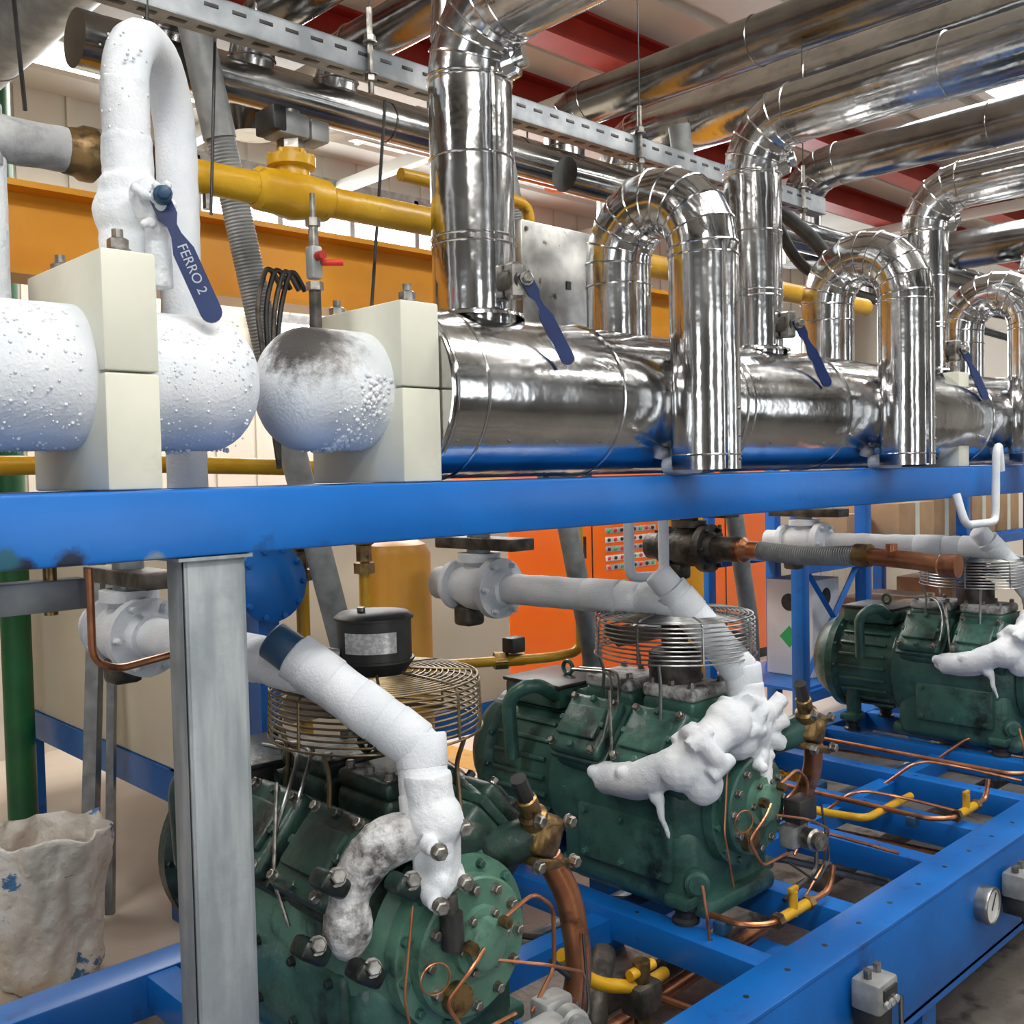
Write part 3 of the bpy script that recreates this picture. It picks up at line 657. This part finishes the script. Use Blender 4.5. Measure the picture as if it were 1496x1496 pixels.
        t_.sph(W(-.215, 1.46, -.705), .062, frost, (1, 1.1, .85)); t_.sph(W(-.10, 1.405, -.61), .058, frost); t_.sph(W(-.225, 1.62, -.765), .055, frost, (.8, 1.9, .75)); t_.sph(W(-.19, 1.415, -.735), .048, frost, (1, 1, 1.1))
        t_.sph(W(-.05, 1.41, -.66), .05, frost)
        for q in (W(-.26, 1.60, -.73), W(-.25, 1.70, -.75), W(-.23, 1.52, -.78)): lug(q, (-.8, -.5, .2), .018, .03)
        t_.tube([W(-.245, 1.50, -.77), W(-.25, 1.49, -.82), W(-.24, 1.475, -.87)], [.012, .009, .005], frost, 10)
        b.meld(t_, frost, .005, 4, .0018)
    vd = V((cx + .195, 1.36, H - (.665 if var else .685)))
    b.box(vd, (.07, .07, .08), brass, .018, Matrix.Rotation(.4, 3, 'Y'), 3); b.sph(vd, .042, brass, seg=16)
    b.lathe(vd, (-.5, -.1, .9), [(0, .03), (.05, .028), (.055, .02), (.09, .02), (.095, .014)], brass, 18); b.lathe(vd + V((-.045, -.01, .08)), (-.5, -.1, .9), [(0, .016), (.05, .016)], black, 10)
    b.box(vd + V((.01, 0, -.055)), (.10, .06, .02), brass, .006, Matrix.Rotation(.3, 3, 'Y'))
    for dx, dz in ((-.04, -.045), (.055, -.06), (.045, .02), (-.035, .04)): b.bolt(vd + V((dx, -.03, dz)), (0, -1, 0), .011, .012)
    b.tube([vd, P(.11, .10, .1)], .040, gm, 20)
    if var == 0: b.tube(fillet([vd + V((.02, 0, -.05)), vd + V((.055, -.02, -.13)), vd + V((.075, -.03, -.28)), vd + V((.04, -.02, -.40)), vd + V((-.03, .02, -.45))], .06), .026, copper, 18)
    else: b.tube(fillet([vd + V((.02, 0, -.05)), vd + V((.05, .02, -.13)), vd + V((.05, .06, -.22)), vd + V((-.02, .12, -.26))], .05), .024, copper, 18)
    b.box(P(.13, -.05, -.03) if var else P(.08, -.10, -.16), (.08, .05, .06), black if var else grayp, .006)
    q = P(.13, -.07, -.10) if var else P(.14, -.10, -.15)
    b.lathe(q, (-.3, -.9, .1), [(0, .028), (.03, .028), (.035, .022), (.05, .022), (.05, .012), (.052, .012)], boltm if var else grayp, 20); b.box(q + V((0, .04, 0)), (.07, .05, .06), grayp, .01)
    cap = lambda pts, r=.003, m=copper: b.tube(fillet(pts, .02, 5), r, m, 8)
    cap([P(-.02, -.06, .02), P(-.06, -.07, .0), P(-.1, -.05, -.05), P(-.06, -.06, -.12), P(.05, -.06, -.12)], .004)
    cap([P(.03, -.05, .05), P(.10, -.06, .08), P(.15, -.06, .04), P(.16, -.05, -.08), P(.1, -.05, -.14)], .004)
    cap([P(-.14, -.02, .12), P(-.17, -.03, -.02), P(-.15, -.04, -.15)], .0025)
    cap([P(.02, -.04, -.02), P(.10, -.09, -.04), P(.20, -.09, -.09), P(.22, -.06, -.2), P(.12, -.06, -.26)], .003)
    cap([P(.05, -.06, -.14), P(.12, -.1, -.2), P(.22, -.08, -.18), P(.25, -.04, -.05)], .003, black)
    cap([P(-.21, .28, .28), P(-.24, .25, .12), P(-.23, .22, .04)], .004, boltm)
    b.torus(P(-.12, -.05, -.0), (.3, 1, 0), .026, .002, copper, 24, 6)
    cap([P(.2, .0, -.1), P(.26, -.02, -.16), P(.22, -.04, -.22), P(.05, -.05, -.24)], .006, black)
    cap([P(-.19, .02, -.15), P(-.20, 0, -.22), P(-.19, .0, -.3)], .004)
    b.lathe(P(-.05, -.05, .03), (0, -1, 0), [(0, .012), (.02, .012)], brass, 6); b.lathe(P(.03, -.05, .05), (0, -1, 0), [(0, .010), (.02, .010)], brass, 6)
    for dx in (-.23, -.20): b.tube(fillet([P(dx, .30, .12), P(dx + .05, .30, .24), P(dx + .12, .36, .3), P(dx + .12, .5, .29)], .04), .004, chrome, 8)
    for t in (.3, .62): b.torus(P(.0, t, .31 if t < .5 else .265), (1, 0, 0), .018, .006, gm, 20, 8)
    for t in (.10, .70):
        for sx in (-.15, .15):
            b.box(P(sx, t, -.215), (.09, .07, .03), green, .008); b.box(P(sx * .9, t, -.15), (.05, .05, .12), green, .01)
            b.lathe(V((cx + sx, y0 + t, .497)), (0, 0, 1), [(0, .034), (.008, .034), (.014, .026), (.03, .026), (.036, .034), (.045, .034)], black, 20); b.bolt(P(sx, t, -.2), (0, 0, 1), .011, .014)
    b.done("refrigeration_compressor")
compressor(1.16, 0, 1.345); compressor(2.14, 1); compressor(4.1, 2)

def fan(cx, cy, zb, zt, mat, motor):
    b = B(); R = .205
    n = 10
    for i in range(n): b.torus((cx, cy, zb + (zt - zb) * i / (n - 1)), (0, 0, 1), R - (.004 if i == n - 1 else 0) + (.004 if i == 0 else 0), .0024, mat, 48, 6)
    k = .075
    while k < R: b.torus((cx, cy, zt + .012 * (1 - (k / R) ** 2)), (0, 0, 1), k, .002, mat, 44, 6); k += .0115
    for i in range(8):
        a = 2 * PI * i / 8 + .2; d = V((math.cos(a), math.sin(a), 0)); c = V((cx, cy, 0))
        b.tube(fillet([c + d * .07 + V((0, 0, zt + .014)), c + d * R + V((0, 0, zt + .002)), c + d * (R + .003) + V((0, 0, zb))], .02, 3), .003, mat, 6)
    for i in range(5):
        a = 2 * PI * i / 5; d = V((math.cos(a), math.sin(a), 0)); t = V((-math.sin(a), math.cos(a), 0)); c = V((cx, cy, (zb + zt) / 2 - .0))
        b.add([c + d * .03 - t * .02 + V((0, 0, .01)), c + d * .03 + t * .02 - V((0, 0, .01)), c + d * .17 + t * .075 - V((0, 0, .02)), c + d * .185 + t * .01, c + d * .17 - t * .05 + V((0, 0, .02))], [(0, 1, 2, 3, 4)], blade)
    b.cyl((cx, cy, zb + .01), (cx, cy, zt), .035, blade, 20)
    if motor:
        zm = zt + .02
        b.lathe((cx, cy, zm), (0, 0, 1), [(-.012, .06), (.008, .073), (.014, .078), (.018, .078), (.019, .073), (.095, .073), (.096, .078), (.10, .078), (.108, .068), (.112, .03), (.113, 0)], black, 36)
        vs = []; fs = []
        for i in range(13):
            a = math.radians(185 + i * 7); vs += [(cx + .0738 * math.cos(a), cy + .0738 * math.sin(a), zm + .035), (cx + .0738 * math.cos(a), cy + .0738 * math.sin(a), zm + .075)]
        for i in range(12): fs.append((2 * i, 2 * i + 2, 2 * i + 3, 2 * i + 1))
        b.add(vs, fs, label); b.cyl((cx - .03, cy, zm + .112), (cx - .03, cy, zm + .12), .008, boltm)
        b.tube(fillet([(cx - .07, cy + .02, zt + .05), (cx - .12, cy + .05, zt + .06), (cx - .18, cy + .1, zt + .03)], .03), .012, hosem, 10)
    else:
        b.lathe((cx, cy, zb - .10), (0, 0, 1), [(0, .05), (.01, .068), (.10, .068), (.11, .05)], iron, 28)
    for a, L in ((3.6, .16), (5.0, .16), (1.2, .16), (2.2, .16)):
        d = V((math.cos(a), math.sin(a), 0)); p = V((cx, cy, zb)) + d * R
        b.tube(fillet([p, p + V((0, 0, -.05)) - d * .02, p + V((0, 0, -L)) - d * .01, p + V((0, 0, -L - .02)) - d * .05], .02), .0045, mat, 8)
    b.done("cooling_fan")
fan(1.185, 1.64, H - .495, H - .395, bronzew, True)
fan(2.14, 1.635, H - .475, H - .375, chrome, False)
fan(4.1, 1.65, H - .475, H - .375, chrome, False)

# ------------------------------------------------------------------ small lines with yellow valves on base frame
def oil_line(x, xo):
    b = B(); z = .53
    b.tube(fillet([(x, 2.15, z), (x, 1.35, z), (x + .05, 1.30, z), (xo, 1.30, z), (xo + .02, 1.30, z + .06)], .03), .008, copper, 10)
    b.cyl((x + .08, 1.30, z), (x + .22, 1.30, z), .013, yellow); b.cyl((x + .15, 1.30, z - .01), (x + .15, 1.30, z + .05), .011, yellow); b.box((x + .15, 1.30, z + .055), (.035, .012, .012), yellow, .003)
    b.cyl((x + .07, 1.30, z), (x + .09, 1.30, z), .018, brass, 6); b.cyl((x + .21, 1.30, z), (x + .23, 1.30, z), .018, brass, 6); b.box((x, 1.4, .512), (.04, .03, .03), bluecap, .004)
    b.done("oil_return_line")
oil_line(2.0, 2.32); oil_line(3.0, 3.3); oil_line(3.62, 3.95); oil_line(1.05, 1.3)
b = B(); b.tube([(2.9, 1.6, .51), (2.9, 2.1, .51)], .012, yellow); b.tube(fillet([(2.45, 2.1, .52), (2.75, 2.1, .52), (2.9, 1.5, .52), (3.2, 1.5, .52)], .04), .012, yellow); b.tube([(1.5, 2.0, .3), (4.5, 2.0, .3)], .025, galv); b.tube([(1.2, 1.7, .25), (5, 1.7, .25)], .03, iron); b.tube([(1.5, 1.5, .33), (2.4, 1.55, .33)], .02, copper)
for i in range(14):
    x = 1.5 + i * .32; b.tube(fillet([(x, 2.3, .36), (x + .05, 1.9, .36), (x + .3, 1.75, .38), (x + .35, 1.3, .38)], .08), random.uniform(.006, .016), [copper, iron, black, galv][i % 4], 8)
for i in range(6):
    x = 2.5 + i * .45; b.box((x, 1.75 + .1 * (i % 3), .40), (.07, .05, .06), [iron, brass, bluecap][i % 3], .01); b.tube(fillet([(x, 1.75, .42), (x + .08, 1.6, .56), (x + .16, 1.5, .54), (x + .2, 1.3, .52)], .05), .005, copper, 8)
b.done("low_level_pipework")
b = B(); b.box((1.72, 1.42, .44), (.08, .06, .07), iron, .01); b.cyl((1.72, 1.42, .3), (1.72, 1.42, .52), .02, brass); b.cyl((1.68, 1.42, .5), (1.76, 1.42, .5), .012, yellow); b.tube(fillet([(1.5, 1.45, .6), (1.6, 1.45, .5), (1.72, 1.42, .46), (1.9, 1.5, .40)], .05), .015, yellow)
b.tube(fillet([(1.65, 1.5, .1), (1.65, 1.5, .4), (1.8, 1.6, .45)], .05), .03, iron); b.done("oil_level_regulator")

b = B(); c = (2.83, 1.13, H - 1.21)
b.lathe(c, (0, -1, 0), [(0, .05), (.03, .052), (.036, .05), (.036, .045), (.030, .045)], chrome, 32); b.lathe((c[0], c[1] - .03, c[2]), (0, -1, 0), [(0, .045), (.001, .045)], glass, 32)
b.box((c[0] + .008, c[1] - .033, c[2] + .01), (.003, .002, .05), black, 0, Matrix.Rotation(.6, 3, 'Y')); b.done("pressure_gauge")
for x, z in ((2.99, .41), (2.13, .42), (3.8, .42)):
    b = B(); b.box((x, 1.085, z), (.09, .07, .07), grayp, .008); b.box((x, 1.09, z - .06), (.075, .06, .05), black, .006); b.box((x, 1.048, z + .01), (.06, .006, .025), black, .002)
    for i in (-1, 0, 1): b.cyl((x + i * .022, 1.048, z - .01), (x + i * .022, 1.040, z - .01), .008, label)
    for i in (-1, 1): b.cyl((x + i * .022, 1.09, z + .035), (x + i * .022, 1.09, z + .055), .010, boltm, 6)
    b.tube(fillet([(x, 1.08, z - .08), (x + .02, 1.07, z - .15), (x + .12, 1.08, z - .18), (x + .2, 1.12, z - .1)], .04), .006, black, 8); b.done("pressure_switch")

# ------------------------------------------------------------------ background equipment
b = B(); x0, x1, y0, y1 = 1.62, 3.24, 3.42, 5.25
b.bx(x0, x1, y0, y1, .56, 1.50, cream, .01); b.bx(x0 + .01, x1 - .01, y0 + .01, y1, 1.5, 1.53, cream)
b.bx(x0 - .01, x1 + .01, y0 - .01, y0 + .08, .44, .56, blue); b.bx(x0 - .01, x0 + .08, y0, y1, .44, .56, blue); b.bx(x1 - .08, x1, y0, y1, .44, .56, blue); b.bx(x0, x1, y1 - .08, y1, .44, .56, blue)
for xx in (x0, x1 - .12):
    for yy in (y0, y1 - .12): b.bx(xx, xx + .12, yy, yy + .12, 0, .46, blue, .004)
b.done("insulated_tank")
b = B(); x0 = 4.5; b.bx(x0, 7.6, 4.75, 5.3, .08, 2.1, orangec, .01); b.bx(x0 + .02, 7.58, 4.77, 5.28, 0, .08, black)
for xx in (5.3, 6.1, 6.9): b.bx(xx - .004, xx + .004, 4.745, 4.752, .1, 2.08, black)
for xx in (5.22, 6.02, 6.82): b.bx(xx - .02, xx + .0, 4.73, 4.75, 1.0, 1.15, black)
for r in range(7):
    b.bx(5.44, 6.0, 4.744, 4.75, .895 + r * .065, .935 + r * .065, white if r % 2 else label, .001)
    for c in range(8): b.lathe((5.47 + c * .07, 4.744, .915 + r * .065), (0, -1, 0), [(0, .013), (.010, .013), (.013, .009)], [redk, black, greenk, redk, black][(r * 3 + c) % 5], 10)
for c in range(6): b.lathe((5.45 + c * .09, 4.75, .80), (0, -1, 0), [(0, .022), (.015, .022), (.02, .015)], [redk, white, greenk, redk, yellow, redk][c], 14)
b.done("electrical_cabinet")
b = B(); b.lathe((1.98, 2.62, .35), (0, 0, 1), [(0, .09), (.02, .115), (1.0, .115), (1.03, .10), (1.05, .06), (1.055, 0)], tankm, 36)
for a in range(3): b.cyl((1.98 + .09 * math.cos(a * 2.1), 2.62 + .09 * math.sin(a * 2.1), 0), (1.98 + .09 * math.cos(a * 2.1), 2.62 + .09 * math.sin(a * 2.1), .4), .015, tankm)
b.done("amber_receiver_tank")
b = B(); c = V((1.36, 2.42, H - .27)); b.lathe(c, (0, -1, 0), [(0, .04), (.02, .08), (.08, .08), (.085, .10), (.105, .10), (.12, .05), (.125, 0)], blue, 36); b.boltc(c + V((0, -.105, 0)), (0, -1, 0), .088, 10, .008, .01, blue)
b.bx(1.33, 1.39, 2.34, 2.42, .5, H - .34, blue); b.done("blue_oil_separator")
b = B()
for xx, yy, r in ((1.50, 2.40, .018), (1.72, 2.42, .015)):
    b.cyl((xx, yy, .5), (xx, yy, H + .0), r, yellow); b.lathe((xx, yy, H - .28), (0, 0, 1), [(0, .03), (.03, .03), (.035, .022), (.08, .022), (.085, .03), (.11, .03)], brass, 6)
b.tube(fillet([(.4, 2.4, H + .04), (1.1, 2.4, H + .04), (1.7, 2.42, H + .02)], .05), .022, yellow)
b.tube(fillet([(2.0, 2.5, 1.0), (2.35, 2.3, 1.0), (2.5, 2.3, 1.0), (2.5, 2.3, 1.45)], .05), .016, yellow); b.lathe((2.2, 2.4, 1.0), (.35, -.2, 0), [(0, .03), (.04, .03), (.05, .022), (.1, .022)], brass, 6); b.box((2.25, 2.36, 1.05), (.06, .05, .05), black, .006)
b.done("yellow_drain_pipe")
b = B(); b.lathe((1.50, 4.72, 0), (0, 0, 1), [(0, .12), (.012, .12), (.012, .062), (ZC, .062)], greenc, 28); b.done("green_column")
b = B(); b.tube([(1.40, 3.75, 0), (1.56, 3.95, 1.3)], .035, galv, 4); b.tube([(1.48, 3.75, 0), (1.60, 3.90, 1.3)], .02, galv, 4); b.done("leaning_steel_strut")
b = B(); vs = []; seg = 96; c = V((1.15, 3.40, 0))
rows = [(.0, .125), (.015, .145), (.06, .160), (.14, .170), (.22, .176), (.30, .174), (.38, .176), (.45, .182), (.49, .184), (.495, .178), (.47, .172), (.42, .166), (.36, .162)]
rows2 = []
for (z0_, r0_), (z1_, r1_) in zip(rows[:-1], rows[1:]):
    for k in range(3): rows2.append((z0_ + (z1_ - z0_) * k / 3, r0_ + (r1_ - r0_) * k / 3))
rows2.append(rows[-1]); nr = len(rows2)
for z_, r_ in rows2:
    for k in range(seg):
        a = 2 * PI * k / seg; q = V((math.cos(a), math.sin(a), 0))
        fold = .010 * math.sin(a * 7 + z_ * 9) + .030 * noise.noise(q * 1.3 + V((0, 0, z_ * 2.5))) + .022 * noise.noise(q * 4 + V((0, 0, z_ * 9))) + .016 * abs(noise.noise(q * 6 + V((0, 0, z_ * 24))))
        rim = .05 * noise.noise(q * 1.8 + V((3, 3, 3))) * max(0, (z_ - .25) / .25)
        rr = r_ + fold * min(1, z_ / .08 + .3)
        vs.append((c.x + rr * math.cos(a), c.y + rr * .9 * math.sin(a), max(.002, z_ + rim)))
fs = [(i * seg + k, i * seg + (k + 1) % seg, (i + 1) * seg + (k + 1) % seg, (i + 1) * seg + k) for i in range(nr - 1) for k in range(seg)]
fs.append(list(reversed(range(seg)))); b.add(vs, fs, sackm)
b.lathe((c.x, c.y, .37), (0, 0, 1), [(0, .15), (.001, .15), (.04, .08), (.05, 0)], carton, 24); b.done("woven_sack", 60)
b = B(); b.bx(.6, 4.2, 3.02, 3.34, 0, .002, amber); b.bx(3.6, 3.85, 3.34, 6, 0, .002, amber); b.done("floor_marking")
b = B()
for xx in (4.9, 5.6, 7.0, 8.2):
    for yy in (2.9, 3.5): b.bx(xx - .035, xx + .035, yy - .035, yy + .035, 0, 2.0, blue, .003)
for zz in (.35, 1.05):
    for yy in (2.9, 3.5): b.bx(4.9, 8.2, yy - .03, yy + .03, zz - .03, zz + .03, blue)
    b.bx(4.9, 8.2, 2.9, 3.5, zz + .03, zz + .045, blue)
b.tube([(4.9, 2.9, .4), (5.6, 2.9, 1.1)], .02, blue, 4); b.tube([(5.6, 2.9, .4), (4.9, 2.9, 1.1)], .02, blue, 4)
b.done("blue_storage_rack")
for x, y, w, h in ((6.35, 3.1, .5, .26), (6.9, 3.15, .45, .34), (7.4, 3.1, .4, .28), (7.85, 3.1, .4, .36), (5.95, 3.3, .25, .2)):
    b = B(); b.bx(x - w / 2, x + w / 2, y - .18, y + .18, 1.096, 1.096 + h, carton, .006); b.bx(x - .03, x + .03, y - .182, y + .182, 1.1, 1.098 + h, nylon); b.done("cardboard_box")
for x, y, w, h in ((6.4, 3.15, .55, .35), (7.3, 3.2, .5, .4)):
    b = B(); b.bx(x - w / 2, x + w / 2, y - .2, y + .2, .396, .396 + h, carton, .006); b.bx(x - .03, x + .03, y - .202, y + .202, .4, .398 + h, nylon); b.done("cardboard_box")
b = B(); b.bx(5.2, 5.5, 3.0, 3.3, .396, .95, white, .006); b.box((5.2, 3.15, .62), (.004, .09, .09), greenk, 0, Matrix.Rotation(.78, 3, 'X')); b.lathe((5.35, 3.0, .85), (0, -1, 0), [(0, .05), (.002, .05)], black, 24); b.lathe((5.2, 3.15, .82), (-1, 0, 0), [(0, .05), (.002, .05)], black, 24); b.done("white_carton")
b = B()
for i in range(5): b.bx(4.1, 4.4, 2.5, 2.52, i * .05, i * .05 + .03, yellow); b.bx(4.1, 4.12, 2.5, 2.75, i * .05, i * .05 + .03, yellow)
for i in range(6): b.bx(4.1 + i * .055, 4.125 + i * .055, 2.498, 2.522, 0, .23, yellow)
b.bx(4.1, 4.4, 2.5, 2.75, 0, .01, yellow); b.bx(4.38, 4.4, 2.5, 2.75, 0, .23, yellow); b.bx(4.1, 4.4, 2.73, 2.75, 0, .23, yellow); b.done("yellow_crate")

# ------------------------------------------------------------------ world + camera
w = bpy.data.worlds.new("room_ambient"); bpy.context.scene.world = w; w.use_nodes = True
w.node_tree.nodes["Background"].inputs[0].default_value = (.8, .85, .9, 1); w.node_tree.nodes["Background"].inputs[1].default_value = .5
yaw = math.radians(46.3); p = math.radians(2.2); rl = math.radians(1.26)
f = V((math.cos(yaw) * math.cos(p), math.sin(yaw) * math.cos(p), -math.sin(p)))
r0 = V((math.sin(yaw), -math.cos(yaw), 0)); u0 = r0.cross(f)
up = u0 * math.cos(rl) + r0 * math.sin(rl); rt = r0 * math.cos(rl) - u0 * math.sin(rl)
cam = bpy.data.cameras.new("camera"); cam.lens = 36; cam.sensor_width = 36; cam.clip_start = .05
co = bpy.data.objects.new("camera", cam); bpy.context.collection.objects.link(co)
co.matrix_world = Matrix(((rt.x, up.x, -f.x, 0), (rt.y, up.y, -f.y, 0), (rt.z, up.z, -f.z, H), (0, 0, 0, 1)))
bpy.context.scene.camera = co
bpy.context.scene.view_settings.view_transform = 'Standard'
